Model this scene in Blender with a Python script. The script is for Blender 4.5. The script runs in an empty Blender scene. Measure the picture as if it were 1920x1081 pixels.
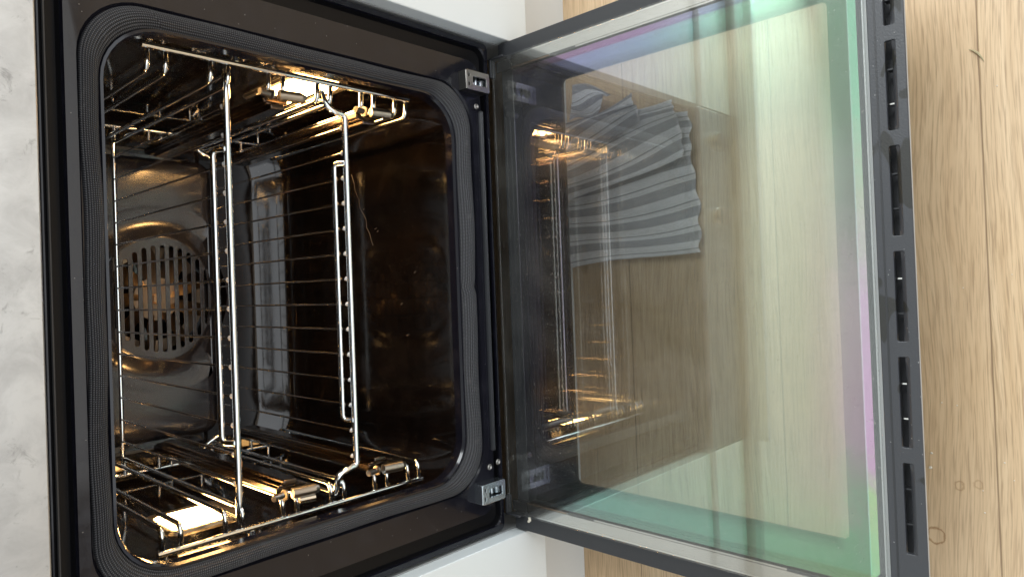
import bpy, bmesh, math, random
from mathutils import Vector, Matrix
random.seed(7)
scene = bpy.context.scene
PI = math.pi

# ------------------------------------------------------------------ camera
cam_data = bpy.data.cameras.new('camera')
cam = bpy.data.objects.new('camera', cam_data)
scene.collection.objects.link(cam)
R_right = Vector((-0.0377, -0.7210, -0.6919))
R_down = Vector((-0.9992, 0.0348, 0.0181))
R_fwd = Vector((0.0111, 0.6920, -0.7218))
cm = Matrix((( R_right.x, -R_down.x, -R_fwd.x, -0.0010),
             ( R_right.y, -R_down.y, -R_fwd.y, -0.5919),
             ( R_right.z, -R_down.z, -R_fwd.z,  0.6123),
             (0, 0, 0, 1)))
loc, rot, _ = cm.decompose()
cam.location = loc
cam.rotation_mode = 'QUATERNION'
cam.rotation_quaternion = rot
cam_data.sensor_width = 36
cam_data.lens = 1297.72 / 1920 * 36
cam_data.shift_x = 21.0 / 1920
cam_data.shift_y = -18.2 / 1920
cam_data.clip_start = 0.02
cam_data.clip_end = 60
scene.camera = cam

# ------------------------------------------------------------------ world (soft light of the kitchen)
world = bpy.data.worlds.new('World')
scene.world = world
world.use_nodes = True
wn = world.node_tree
wn.nodes.clear()
def W(t): return wn.nodes.new(t)
wo = W('ShaderNodeOutputWorld'); bg = W('ShaderNodeBackground')
tc = W('ShaderNodeTexCoord'); sep = W('ShaderNodeSeparateXYZ')
mr = W('ShaderNodeMapRange'); cr = W('ShaderNodeValToRGB')
wn.links.new(tc.outputs['Generated'], sep.inputs[0])
wn.links.new(sep.outputs['Z'], mr.inputs[0])
mr.inputs[1].default_value = -1; mr.inputs[2].default_value = 1
wn.links.new(mr.outputs[0], cr.inputs[0])
e = cr.color_ramp.elements
e[0].position = 0.0; e[0].color = (0.16, 0.13, 0.10, 1)
e[1].position = 1.0; e[1].color = (1.38, 1.5, 1.5, 1)
x = e.new(0.40); x.color = (0.34, 0.31, 0.28, 1)
x = e.new(0.50); x.color = (1.15, 1.22, 1.32, 1)
x = e.new(0.64); x.color = (0.74, 0.79, 0.86, 1)
x = e.new(0.76); x.color = (0.85, 0.87, 0.88, 1)

bg.inputs[1].default_value = 0.85
vd = W('ShaderNodeVectorMath'); vd.operation = 'DOT_PRODUCT'  # dark patch added to the room light so the steel panel mirrors dark
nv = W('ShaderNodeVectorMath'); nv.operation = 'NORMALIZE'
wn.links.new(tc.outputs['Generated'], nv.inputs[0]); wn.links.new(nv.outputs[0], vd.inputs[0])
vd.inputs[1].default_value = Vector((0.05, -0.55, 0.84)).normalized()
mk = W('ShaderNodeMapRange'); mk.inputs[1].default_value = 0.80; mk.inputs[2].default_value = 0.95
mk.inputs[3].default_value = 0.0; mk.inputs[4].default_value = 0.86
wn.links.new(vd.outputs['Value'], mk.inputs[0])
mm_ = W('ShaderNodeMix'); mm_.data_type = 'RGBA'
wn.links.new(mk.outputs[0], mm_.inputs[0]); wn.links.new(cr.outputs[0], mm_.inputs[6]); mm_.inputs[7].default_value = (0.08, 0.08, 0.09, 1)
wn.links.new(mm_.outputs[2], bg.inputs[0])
wn.links.new(bg.outputs[0], wo.inputs[0])

# ------------------------------------------------------------------ window light and view
def area(name, loc, target, size, sy, power, col):
    d = bpy.data.lights.new(name, 'AREA'); d.shape = 'RECTANGLE'
    d.size = size; d.size_y = sy; d.energy = power; d.color = col
    o = bpy.data.objects.new(name, d); scene.collection.objects.link(o)
    o.location = loc
    o.rotation_euler = (Vector(target) - Vector(loc)).to_track_quat('-Z', 'Y').to_euler()
    return o
area('window_light', (0.5, -2.3, 0.85), (0, 0, 0.0), 2.8, 1.9, 24, (0.94, 0.98, 1.0))
area('ceiling_light', (1.9, -0.45, 2.5), (0.0, -0.2, 0.0), 1.4, 1.4, 78, (0.93, 0.98, 1.0))
scene.view_settings.view_transform = 'Standard'
scene.view_settings.look = 'None'
scene.view_settings.exposure = 0.0
scene.view_settings.gamma = 1.0
scene.view_settings.use_curve_mapping = False
scene.render.engine = 'CYCLES'
cy = scene.cycles
cy.use_denoising = True
cy.max_bounces = 14; cy.glossy_bounces = 8; cy.diffuse_bounces = 3
cy.transmission_bounces = 8; cy.transparent_max_bounces = 24
cy.sample_clamp_indirect = 10.0
cy.caustics_reflective = True
cy.blur_glossy = 0.3

# ------------------------------------------------------------------ material helpers
MATS = {}
class NT:
    def __init__(self, name):
        self.m = bpy.data.materials.new(name); self.m.use_nodes = True
        self.t = self.m.node_tree; self.t.nodes.clear()
        self.out = self.n('ShaderNodeOutputMaterial')
        MATS[name] = self.m
    def n(self, t, **kw):
        nd = self.t.nodes.new(t)
        for k, v in kw.items(): setattr(nd, k, v)
        return nd
    def l(self, a, b): self.t.links.new(a, b)
    def surf(self, s): self.l(s, self.out.inputs['Surface'])
    def coord(self, kind='Object', scale=(1, 1, 1)):
        c = self.n('ShaderNodeTexCoord'); mp = self.n('ShaderNodeMapping')
        mp.inputs['Scale'].default_value = scale
        self.l(c.outputs[kind], mp.inputs[0]); return mp.outputs[0]
    def noise(self, vec, scale, detail=4, rough=0.5, dist=0.0):
        nz = self.n('ShaderNodeTexNoise')
        nz.inputs['Scale'].default_value = scale; nz.inputs['Detail'].default_value = detail
        nz.inputs['Roughness'].default_value = rough; nz.inputs['Distortion'].default_value = dist
        self.l(vec, nz.inputs['Vector']); return nz.outputs['Fac']
    def ramp(self, fac, stops):
        r = self.n('ShaderNodeValToRGB'); el = r.color_ramp.elements
        el[0].position = stops[0][0]; el[0].color = (*stops[0][1], 1)
        el[1].position = stops[-1][0]; el[1].color = (*stops[-1][1], 1)
        for p, c in stops[1:-1]:
            q = el.new(p); q.color = (*c, 1)
        self.l(fac, r.inputs[0]); return r.outputs[0]
    def mapr(self, v, a, b, c, d):
        m = self.n('ShaderNodeMapRange'); self.l(v, m.inputs[0])
        for i, x in enumerate((a, b, c, d)): m.inputs[i + 1].default_value = x
        return m.outputs[0]
    def math(self, op, a, b=None, c=None):
        m = self.n('ShaderNodeMath', operation=op)
        for i, x in enumerate((a, b, c)):
            if x is None: continue
            if isinstance(x, (int, float)): m.inputs[i].default_value = x
            else: self.l(x, m.inputs[i])
        return m.outputs[0]
    def mix(self, f, a, b, blend='MIX'):
        m = self.n('ShaderNodeMix', data_type='RGBA', blend_type=blend)
        for i, x in ((0, f), (6, a), (7, b)):
            if isinstance(x, (int, float)): m.inputs[i].default_value = x
            elif isinstance(x, tuple): m.inputs[i].default_value = (*x, 1)
            else: self.l(x, m.inputs[i])
        return m.outputs[2]
    def dots(self, vec, scale, rad, dens):
        # scattered dust specks: small discs in a random share of cells
        vo = self.n('ShaderNodeTexVoronoi'); vo.inputs['Scale'].default_value = scale
        self.l(vec, vo.inputs['Vector'])
        sc = self.n('ShaderNodeSeparateColor'); self.l(vo.outputs['Color'], sc.inputs[0])
        keep = self.mapr(sc.outputs[0], dens, dens + 0.01, 1, 0)
        rr_ = self.math('MULTIPLY', sc.outputs[1], rad)
        d = self.math('LESS_THAN', vo.outputs['Distance'], rr_)
        return self.math('MULTIPLY', d, keep)
    def bump(self, h, strength, dist=0.001):
        b = self.n('ShaderNodeBump'); b.inputs['Strength'].default_value = strength
        b.inputs['Distance'].default_value = dist
        self.l(h, b.inputs['Height']); return b.outputs[0]
    def bsdf(self, color=(0.5, 0.5, 0.5), rough=0.5, metal=0.0, normal=None, **kw):
        b = self.n('ShaderNodeBsdfPrincipled')
        for k, v in (('Base Color', color), ('Roughness', rough), ('Metallic', metal)):
            if isinstance(v, (int, float)): b.inputs[k].default_value = v
            elif isinstance(v, tuple): b.inputs[k].default_value = (*v, 1)
            else: self.l(v, b.inputs[k])
        if normal is not None: self.l(normal, b.inputs['Normal'])
        for k, v in kw.items():
            b.inputs[k].default_value = v
        return b

# black enamel of the oven: glossy, with fine specks and dull smears
def enamel(name, base, rough, speck=0.25, brown=0.0, coat_ior=1.5, bs=0.12, dk=1.0):
    m = NT(name); v = m.coord()
    n1 = m.noise(v, 45, 6, 0.65); n2 = m.noise(v, 900, 2, 0.5); n3 = m.noise(v, 9, 4, 0.6, 1.2)
    dirt = m.mapr(n1, 0.48, 0.75, 0, dk)
    col = m.mix(m.math('MULTIPLY', dirt, 0.5), base, tuple(min(1, c * 1.7 + 0.007) for c in base))
    if brown: col = m.mix(m.mapr(n3, 0.4, 0.7, 0, brown), col, (0.075, 0.035, 0.02))
    sp = m.dots(v, 190, 0.10, 0.30)
    col = m.mix(m.math('MULTIPLY', sp, speck), col, (0.5, 0.47, 0.42))
    rg = m.math('ADD', m.math('MULTIPLY', dirt, 0.06 if 'cavity' in name else 0.16), rough)
    h = m.math('ADD', m.math('MULTIPLY', n1, 0.35), m.math('MULTIPLY', m.noise(v, 160, 3, 0.5), 0.25))
    b = m.bsdf(col, rg, 0.0, m.bump(h, bs, 0.0006), **{'IOR': coat_ior})
    m.surf(b.outputs[0]); return m.m
enamel('enamel_frame', (0.006, 0.006, 0.010), 0.11, 0.25, 0.0, 1.47)
enamel('enamel_cavity', (0.0035, 0.003, 0.0028), 0.07, 0.3, 0.05, 1.55)
enamel('enamel_panel', (0.017, 0.017, 0.021), 0.19, 0.10, 0.0, 1.65, 0.05, 0.15)

def simple(name, color, rough, metal=0.0, bs=0, bstr=0.0, var=0.0, **kw):
    m = NT(name); v = m.coord()
    c = color; nrm = None
    if var:
        c = m.mix(m.mapr(m.noise(v, 14, 6, 0.6), 0.3, 0.75, 0, var), color, tuple(q * 0.55 for q in color))
    if bs: nrm = m.bump(m.noise(v, bs, 3, 0.5), bstr, 0.0005)
    b = m.bsdf(c, rough, metal, nrm, **kw); m.surf(b.outputs[0]); return m.m
simple('chrome', (0.84, 0.87, 0.88), 0.10, 1.0, 120, 0.06, 0.15)
simple('chrome_shaded', (0.50, 0.48, 0.46), 0.14, 1.0, 120, 0.06, 0.3)  # same chrome darkened: the dark cavity it mirrors is put into the colour
simple('chrome_dull', (0.42, 0.38, 0.33), 0.30, 1.0, 200, 0.2, 0.5)
simple('rail_steel', (0.15, 0.115, 0.09), 0.20, 1.0, 90, 0.1, 0.5)
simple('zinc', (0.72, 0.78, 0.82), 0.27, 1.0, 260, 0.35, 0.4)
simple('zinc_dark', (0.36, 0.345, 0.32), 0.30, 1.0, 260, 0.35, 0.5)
simple('black_plastic', (0.028, 0.029, 0.032), 0.42, 0.0, 700, 0.35, 0.3)
m = NT('rail_plastic'); v = m.coord()
n1 = m.noise(m.coord(scale=(1, 1.6, 1)), 17, 2, 0.4, 0.9); n2 = m.noise(v, 1200, 2, 0.5)
k = m.mapr(n1, 0.60, 0.615, 0, 1)
col = m.mix(k, (0.045, 0.047, 0.053), (0.022, 0.022, 0.020))
col = m.mix(m.math('MULTIPLY', m.dots(v, 260, 0.16, 0.35), 0.6), col, (0.35, 0.35, 0.34))
b = m.bsdf(col, m.mapr(k, 0, 1, 0.40, 0.52), 0.0, m.bump(m.noise(v, 700, 3, 0.5), 0.35, 0.0005)); m.surf(b.outputs[0])
simple('groove_shade', (0.006, 0.006, 0.007), 0.30, 0.0, 300, 0.2, 0.0, **{'IOR': 1.25})  # near-black, low sheen: the frame groove's dark reflections put into the material
simple('black_gloss', (0.008, 0.008, 0.009), 0.07)
simple('white_lacquer', (0.74, 0.78, 0.78), 0.28, 0.0, 60, 0.03, 0.05)
simple('plinth_white', (0.66, 0.67, 0.65), 0.35, 0.0, 60, 0.03, 0.08)
simple('grey_edge', (0.42, 0.43, 0.43), 0.35, 0.0, 90, 0.05, 0.25)
simple('rail_alu', (0.66, 0.64, 0.61), 0.13, 1.0, 80, 0.03, 0.15)
simple('wall_paint', (0.86, 0.86, 0.80), 0.7)
simple('worktop_stone', (0.50, 0.51, 0.47), 0.35, 0.0, 200, 0.05, 0.3)
simple('fan_metal', (0.46, 0.33, 0.22), 0.38, 1.0, 300, 0.4, 0.6)
simple('weld', (0.74, 0.73, 0.72), 0.5, 0.4, 600, 0.3, 0.2)
simple('dry_crust', (0.20, 0.175, 0.15), 0.8, 0.0, 700, 0.8, 0.5)
simple('crumb', (0.72, 0.66, 0.54), 0.8, 0.0, 500, 0.5, 0.2)
simple('shaving', (0.50, 0.42, 0.25), 0.6, 0.0, 300, 0.4, 0.4)
simple('display_glass', (0.01, 0.012, 0.013), 0.06)
simple('spacer_copper', (0.62, 0.42, 0.28), 0.25, 1.0)

# brushed stainless panel with smears
m = NT('stainless'); v = m.coord()
n1 = m.noise(v, 34, 8, 0.66, 0.5); n2 = m.noise(m.coord(scale=(6, 1, 60)), 60, 3, 0.5); n3 = m.noise(v, 75, 5, 0.7, 0.8)
col = m.mix(m.mapr(n1, 0.42, 0.70, 0, 0.7), (0.50, 0.51, 0.51), (0.37, 0.37, 0.37))
col = m.mix(m.mapr(n3, 0.60, 0.72, 0, 0.5), col, (0.17, 0.17, 0.165))
rg = m.mapr(n1, 0.3, 0.7, 0.36, 0.50)
b = m.bsdf(col, rg, 1.0, m.bump(n2, 0.08, 0.0003)); m.surf(b.outputs[0])

# braided gasket
m = NT('gasket_braid')
tcn = m.n('ShaderNodeTexCoord'); sp = m.n('ShaderNodeSeparateXYZ'); m.l(tcn.outputs['UV'], sp.inputs[0])
u, vv = sp.outputs[0], sp.outputs[1]
a = m.math('SINE', m.math('MULTIPLY', u, 2 * PI / 0.0017))
row = m.math('FLOOR', m.math('MULTIPLY', vv, 9.0))
a = m.math('SINE', m.math('ADD', m.math('MULTIPLY', u, 2 * PI / 0.0017), m.math('MULTIPLY', row, PI)))
bb = m.math('ABSOLUTE', m.math('SINE', m.math('MULTIPLY', vv, 9 * PI)))
h = m.math('MULTIPLY', m.mapr(a, -0.4, 1, 0, 1), bb)
ob = m.coord(); nz = m.noise(ob, 70, 4, 0.6)
col = m.mix(h, (0.012, 0.012, 0.014), (0.15, 0.15, 0.16))
col = m.mix(m.mapr(nz, 0.62, 0.80, 0, 0.55), col, (0.13, 0.125, 0.12))
b = m.bsdf(col, m.mapr(h, 0, 1, 0.62, 0.36), 0.0, m.bump(m.math('ADD', h, m.math('MULTIPLY', bb, 0.6)), 0.9, 0.0009))
m.surf(b.outputs[0])

# oak floor, boards running along X
m = NT('oak_boards')
c = m.n('ShaderNodeTexCoord'); s = m.n('ShaderNodeSeparateXYZ'); m.l(c.outputs['Object'], s.inputs[0])
PITCH = 0.192; SEAM = -0.4757
yy = m.math('DIVIDE', m.math('SUBTRACT', s.outputs[1], SEAM), PITCH)
bid = m.math('FLOOR', yy); fr = m.math('SUBTRACT', yy, bid)
wn1 = m.n('ShaderNodeTexWhiteNoise', noise_dimensions='1D'); m.l(bid, wn1.inputs['W'])
off = m.math('MULTIPLY', wn1.outputs['Value'], 7.3)
cmb = m.n('ShaderNodeCombineXYZ')
m.l(m.math('ADD', s.outputs[0], off), cmb.inputs[0]); m.l(m.math('ADD', s.outputs[1], off), cmb.inputs[1])
P = cmb.outputs[0]
def scaled(vec, sc):
    mp = m.n('ShaderNodeMapping'); mp.inputs['Scale'].default_value = sc; m.l(vec, mp.inputs[0]); return mp.outputs[0]
warp = m.noise(scaled(P, (1.6, 3.0, 1)), 2.0, 1.5, 0.4)
wvec = m.n('ShaderNodeCombineXYZ')
sp2 = m.n('ShaderNodeSeparateXYZ'); m.l(P, sp2.inputs[0])
m.l(sp2.outputs[0], wvec.inputs[0]); m.l(m.math('ADD', sp2.outputs[1], m.math('MULTIPLY', warp, 0.035)), wvec.inputs[1])
ringn = m.noise(scaled(wvec.outputs[0], (0.9, 34, 1)), 3.2, 3, 0.55)
grain = m.noise(scaled(wvec.outputs[0], (8, 210, 1)), 2.2, 3, 0.6)
pore = m.noise(scaled(wvec.outputs[0], (13, 330, 1)), 1.6, 2, 0.5)
base = m.ramp(ringn, [(0.28, (0.60, 0.415, 0.235)), (0.5, (0.67, 0.48, 0.285)), (0.72, (0.73, 0.54, 0.335))])
base = m.mix(m.mapr(grain, 0.47, 0.66, 0, 0.62), base, (0.37, 0.235, 0.125))
base = m.mix(m.mapr(pore, 0.54, 0.66, 0, 0.5), base, (0.26, 0.155, 0.075))
base = m.mix(m.mapr(wn1.outputs['Value'], 0, 1, 0.0, 0.30), base, (0.56, 0.36, 0.19))
big = m.noise(c.outputs['Object'], 3.2, 3, 0.5)
base = m.mix(m.mapr(big, 0.3, 0.7, 0.0, 0.20), base, (0.66, 0.55, 0.42))
# dried ring marks
dis = m.noise(c.outputs['Object'], 160, 3, 0.6)
for (cx, cyy, rr, st) in ((-0.255, -0.425, 0.0075, 0.75), (-0.204, -0.446, 0.0036, 0.45), (-0.201, -0.461, 0.0036, 0.32)):
    vd = m.n('ShaderNodeVectorMath', operation='DISTANCE')
    m.l(c.outputs['Object'], vd.inputs[0]); vd.inputs[1].default_value = (cx, cyy, -0.151)
    q = m.math('ADD', vd.outputs['Value'], m.math('MULTIPLY', m.math('SUBTRACT', dis, 0.5), 0.006))
    q = m.math('ABSOLUTE', m.math('SUBTRACT', q, rr))
    q = m.mapr(q, 0.0003, 0.0013, st, 0.0)
    base = m.mix(q, base, (0.28, 0.14, 0.05))
seam = m.math('MINIMUM', fr, m.math('SUBTRACT', 1.0, fr))
sm = m.mapr(seam, 0.0, 0.006, 0.75, 0.0)
base = m.mix(sm, base, (0.14, 0.085, 0.045))
hh = m.math('SUBTRACT', m.math('MULTIPLY', grain, -0.5), m.math('MULTIPLY', sm, 2.0))
b = m.bsdf(base, 0.48, 0.0, m.bump(hh, 0.35, 0.0008)); m.surf(b.outputs[0])

# striped tea towel
m = NT('towel_cloth')
c = m.n('ShaderNodeTexCoord'); s = m.n('ShaderNodeSeparateXYZ'); m.l(c.outputs['UV'], s.inputs[0])
vv = s.outputs[1]
vv = m.math('ADD', vv, m.math('MULTIPLY', m.math('SUBTRACT', m.noise(c.outputs['UV'], 5, 2, 0.5), 0.5), 0.008))
t = m.math('FRACT', m.math('MULTIPLY', vv, 6.5))
stripe = m.ramp(t, [(0.0, (0.93, 0.91, 0.92)), (0.18, (0.93, 0.91, 0.92)), (0.20, (0.36, 0.35, 0.37)), (0.23, (0.36, 0.35, 0.37)),
                    (0.25, (0.93, 0.91, 0.92)), (0.58, (0.93, 0.91, 0.92)), (0.60, (0.42, 0.41, 0.43)), (0.99, (0.42, 0.41, 0.43))])
wv = m.noise(scaled(c.outputs['UV'], (1, 1.6, 1)), 260, 2, 0.6)
stripe = m.mix(m.mapr(wv, 0.35, 0.7, 0, 0.35), stripe, (0.42, 0.41, 0.42))
b = m.bsdf(stripe, 0.95, 0.0, m.bump(wv, 0.8, 0.0012)); m.surf(b.outputs[0])

# glass: clear panes mirror part of the light and let the rest through
def pane_mat(name, refl, tint_r, tint_t, rough=0.015, dirt=0.0, pos_tint=None, film=0.0, border=0.0):
    m = NT(name)
    g = m.n('ShaderNodeBsdfGlossy'); g.inputs['Roughness'].default_value = rough
    t = m.n('ShaderNodeBsdfTransparent'); t.inputs[0].default_value = (*tint_t, 1)
    if pos_tint: m.l(pos_tint(m), g.inputs[0])
    else: g.inputs[0].default_value = (*tint_r, 1)
    lw = m.n('ShaderNodeLayerWeight'); lw.inputs[0].default_value = 0.25
    f = m.math('ADD', m.math('MULTIPLY', m.math('POWER', lw.outputs['Facing'], 3.0), 1.0 - refl), refl)
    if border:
        # stronger mirroring put in on the margin round the window to brighten its reflection
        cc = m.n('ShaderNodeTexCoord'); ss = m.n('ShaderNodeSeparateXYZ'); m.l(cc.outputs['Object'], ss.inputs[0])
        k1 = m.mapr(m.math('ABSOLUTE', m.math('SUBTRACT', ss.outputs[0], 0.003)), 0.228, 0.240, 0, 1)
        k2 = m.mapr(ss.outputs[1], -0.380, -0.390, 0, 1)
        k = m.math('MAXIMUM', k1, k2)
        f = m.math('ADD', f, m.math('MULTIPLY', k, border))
    gs = g.outputs[0]
    if film:
        # thin grease film: a wide soft lobe beside the sharp mirror image
        g2 = m.n('ShaderNodeBsdfGlossy'); g2.inputs['Roughness'].default_value = 0.30; g2.inputs[0].default_value = (*tint_r, 1)
        mf = m.n('ShaderNodeMixShader')
        m.l(m.mapr(m.noise(m.coord(), 13, 6, 0.65, 1.0), 0.35, 0.7, film * 0.5, film * 1.5), mf.inputs[0])
        m.l(gs, mf.inputs[1]); m.l(g2.outputs[0], mf.inputs[2]); gs = mf.outputs[0]
    mx = m.n('ShaderNodeMixShader'); m.l(f, mx.inputs[0]); m.l(t.outputs[0], mx.inputs[1]); m.l(gs, mx.inputs[2])
    out = mx.outputs[0]
    if dirt:
        v = m.coord()
        n1 = m.noise(v, 11, 6, 0.62, 0.8); n2 = m.noise(v, 1100, 2, 0.6); n3 = m.noise(m.coord(scale=(3, 1, 1)), 60, 5, 0.7)
        k = m.math('MULTIPLY', m.mapr(n1, 0.35, 0.75, 0.0, dirt), m.mapr(n3, 0.3, 0.7, 0.5, 1.0))
        k = m.math('ADD', k, m.math('MULTIPLY', m.math('ADD', m.dots(v, 170, 0.11, 0.28), m.dots(v, 420, 0.18, 0.30)), 0.40))
        d = m.n('ShaderNodeBsdfDiffuse'); d.inputs[0].default_value = (0.55, 0.53, 0.48, 1)
        m2 = m.n('ShaderNodeMixShader'); m.l(k, m2.inputs[0]); m.l(out, m2.inputs[1]); m.l(d.outputs[0], m2.inputs[2])
        out = m2.outputs[0]
    m.surf(out); return m.m
def coat(m):
    c = m.n('ShaderNodeTexCoord'); s = m.n('ShaderNodeSeparateXYZ'); m.l(c.outputs['Object'], s.inputs[0])
    n = m.math('MULTIPLY', m.math('SUBTRACT', m.noise(c.outputs['Object'], 16, 7, 0.75, 1.0), 0.5), 0.16)
    X = m.math('ADD', s.outputs[0], n)
    Y = s.outputs[1]
    xn = m.mapr(X, -0.28, 0.28, 0, 1)
    far = m.ramp(xn, [(0.0, (0.26, 0.95, 0.45)), (0.10, (0.42, 0.95, 0.60)), (0.17, (0.66, 0.78, 0.68)), (0.27, (1.0, 0.74, 1.0)), (0.45, (1.0, 0.84, 0.98)),
                      (0.60, (0.62, 0.76, 0.70)), (0.72, (0.52, 0.84, 0.64)), (1.0, (0.36, 0.86, 0.56))])
    yn = m.mapr(Y, -0.42, 0.0, 0, 1)
    top = m.ramp(yn, [(0.0, (0.36, 0.86, 0.56)), (0.30, (0.36, 0.80, 0.62)), (0.50, (0.38, 0.56, 0.92)), (0.75, (0.46, 0.46, 0.98)), (1.0, (0.46, 0.46, 0.74))])
    bot = m.ramp(yn, [(0.0, (0.40, 0.88, 0.56)), (0.45, (0.24, 0.70, 0.52)), (0.72, (0.26, 0.70, 0.58)), (0.85, (0.50, 0.48, 0.66)), (1.0, (0.52, 0.44, 0.62))])
    tb = m.mix(m.mapr(X, -0.05, 0.20, 0, 1), bot, top)
    col = m.mix(m.mapr(Y, -0.30, -0.41, 0, 1), tb, far)
    mid = m.mix(m.mapr(Y, -0.05, -0.30, 0, 1), (0.62, 0.52, 0.74), (0.72, 0.86, 0.66))
    r = m.math('ABSOLUTE', s.outputs[0])
    body = m.mix(m.mapr(r, 0.12, 0.21, 0, 1), m.mix(m.mapr(Y, -0.36, -0.40, 0, 1), mid, far), col)
    # stronger interference colours in the last millimetres before the coating stops
    rim1 = m.ramp(xn, [(0.0, (0.30, 0.80, 0.36)), (0.14, (0.55, 0.78, 0.25)), (0.24, (0.82, 0.34, 0.70)), (0.46, (0.85, 0.50, 0.76)), (0.60, (0.70, 0.74, 0.50)), (0.75, (0.30, 0.80, 0.46)), (1.0, (0.16, 0.66, 0.36))])
    rim2 = m.ramp(yn, [(0.0, (0.20, 0.62, 0.50)), (0.32, (0.28, 0.34, 0.62)), (0.50, (0.50, 0.18, 0.60)), (1.0, (0.62, 0.24, 0.56))])
    rim3 = m.ramp(yn, [(0.0, (0.42, 0.80, 0.26)), (0.30, (0.18, 0.50, 0.34)), (1.0, (0.26, 0.44, 0.44))])
    body = m.mix(m.mapr(Y, -0.4085, -0.4095, 0, 0.85), body, rim1)
    body = m.mix(m.mapr(s.outputs[0], 0.2520, 0.2532, 0, 0.9), body, rim2)
    return m.mix(m.mapr(s.outputs[0], -0.2500, -0.2512, 0, 0.75), body, rim3)
pane_mat('glass_inner', 0.085, (0.95, 0.97, 0.96), (0.985, 0.99, 0.985), 0.002, 0.045, None, 0.17)
pane_mat('glass_plain', 0.03, (0.95, 0.97, 0.96), (0.975, 0.99, 0.985), 0.002)
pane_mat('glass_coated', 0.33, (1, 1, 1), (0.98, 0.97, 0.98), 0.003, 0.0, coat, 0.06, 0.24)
pane_mat('glass_outer', 0.15, (0.98, 0.97, 0.90), (0.945, 0.965, 0.985), 0.004, 0.03)
simple('frit_black', (0.006, 0.006, 0.007), 0.10)
m = NT('purple_coat_edge'); b = m.bsdf((0.42, 0.12, 0.46), 0.15, 0.9); m.surf(b.outputs[0])

m = NT('lamp_glow'); em = m.n('ShaderNodeEmission'); em.inputs[0].default_value = (1.0, 0.54, 0.18, 1); em.inputs[1].default_value = 95
m.surf(em.outputs[0])

# ------------------------------------------------------------------ mesh helpers
def link(o): scene.collection.objects.link(o); return o
def finish(name, bm, mat, parent=None, smooth=True, angle=35, bevel=0.0):
    bmesh.ops.recalc_face_normals(bm, faces=bm.faces)
    me = bpy.data.meshes.new(name); bm.to_mesh(me); bm.free()
    o = link(bpy.data.objects.new(name, me))
    for mm in (mat if isinstance(mat, (list, tuple)) else [mat]): me.materials.append(MATS[mm])
    if smooth:
        for p in me.polygons: p.use_smooth = True
        try: me.set_sharp_from_angle(angle=math.radians(angle))
        except Exception: pass
    if bevel:
        bv = o.modifiers.new('bevel', 'BEVEL'); bv.width = bevel; bv.segments = 2; bv.limit_method = 'ANGLE'
        bv.angle_limit = math.radians(40)
    if parent is not None: o.parent = parent
    return o
def empty(name, loc):
    o = link(bpy.data.objects.new(name, None)); o.location = loc; o.empty_display_size = 0.05; return o
def tag(o, label=None, cat=None, group=None, kind=None):
    if label: o['label'] = label
    if cat: o['category'] = cat
    if group: o['group'] = group
    if kind: o['kind'] = kind
    return o
def add_box(bm, x0, x1, y0, y1, z0, z1, mi=0):
    vs = [bm.verts.new((x, y, z)) for x in (x0, x1) for y in (y0, y1) for z in (z0, z1)]
    for q in ((0, 1, 3, 2), (4, 6, 7, 5), (0, 4, 5, 1), (2, 3, 7, 6), (0, 2, 6, 4), (1, 5, 7, 3)):
        f = bm.faces.new([vs[i] for i in q]); f.material_index = mi
    return vs
def box(name, x0, x1, y0, y1, z0, z1, mat, parent=None, bevel=0.0):
    bm = bmesh.new(); add_box(bm, x0, x1, y0, y1, z0, z1)
    return finish(name, bm, mat, parent, smooth=bool(bevel), bevel=bevel)
def fillet(pts, r, n=5):
    pts = [Vector(p) for p in pts]
    out = [pts[0]]
    for i in range(1, len(pts) - 1):
        a, b, c = pts[i - 1], pts[i], pts[i + 1]
        d1 = (a - b); d2 = (c - b); rr = min(r, d1.length * 0.45, d2.length * 0.45)
        p1 = b + d1.normalized() * rr; p2 = b + d2.normalized() * rr
        for k in range(n + 1):
            t = k / n; out.append(p1 * (1 - t) ** 2 + b * 2 * t * (1 - t) + p2 * t * t)
    out.append(pts[-1]); return out
def add_tube(bm, pts, r, seg=10, mi=0, rad=None):
    pts = [Vector(p) for p in pts]; rings = []
    up = Vector((0.123, 0.31, 0.94)).normalized(); prev = None
    for i, p in enumerate(pts):
        d = (pts[min(i + 1, len(pts) - 1)] - pts[max(i - 1, 0)]).normalized()
        if prev is None: s = d.cross(up).normalized()
        else: s = (prev - d * prev.dot(d)).normalized()
        prev = s; t = d.cross(s); rr = rad[i] if rad else r
        rings.append([bm.verts.new(p + s * math.cos(2 * PI * k / seg) * rr + t * math.sin(2 * PI * k / seg) * rr) for k in range(seg)])
    for a, b in zip(rings, rings[1:]):
        for k in range(seg):
            f = bm.faces.new((a[k], a[(k + 1) % seg], b[(k + 1) % seg], b[k])); f.material_index = mi
    for rg in (rings[0], rings[-1]):
        f = bm.faces.new(rg); f.material_index = mi
def tube(name, pts, r, mat, parent=None, seg=10):
    bm = bmesh.new(); add_tube(bm, pts, r, seg); return finish(name, bm, mat, parent, angle=60)
def rrect(hx, z0, z1, r, y, nc=9, ns=10):
    cz = (z0 + z1) / 2; out = []
    cs = [(hx - r, z1 - r, 0), (-hx + r, z1 - r, 90), (-hx + r, z0 + r, 180), (hx - r, z0 + r, 270)]
    arcs = []
    for cx, czz, a0 in cs:
        arcs.append([Vector((cx + r * math.cos(math.radians(a0 + 90 * k / nc)), y, czz + r * math.sin(math.radians(a0 + 90 * k / nc)))) for k in range(nc + 1)])
    for i in range(4):
        out += arcs[i]
        a = arcs[i][-1]; b = arcs[(i + 1) % 4][0]
        for k in range(1, ns): out.append(a.lerp(b, k / ns))
    return out
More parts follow.
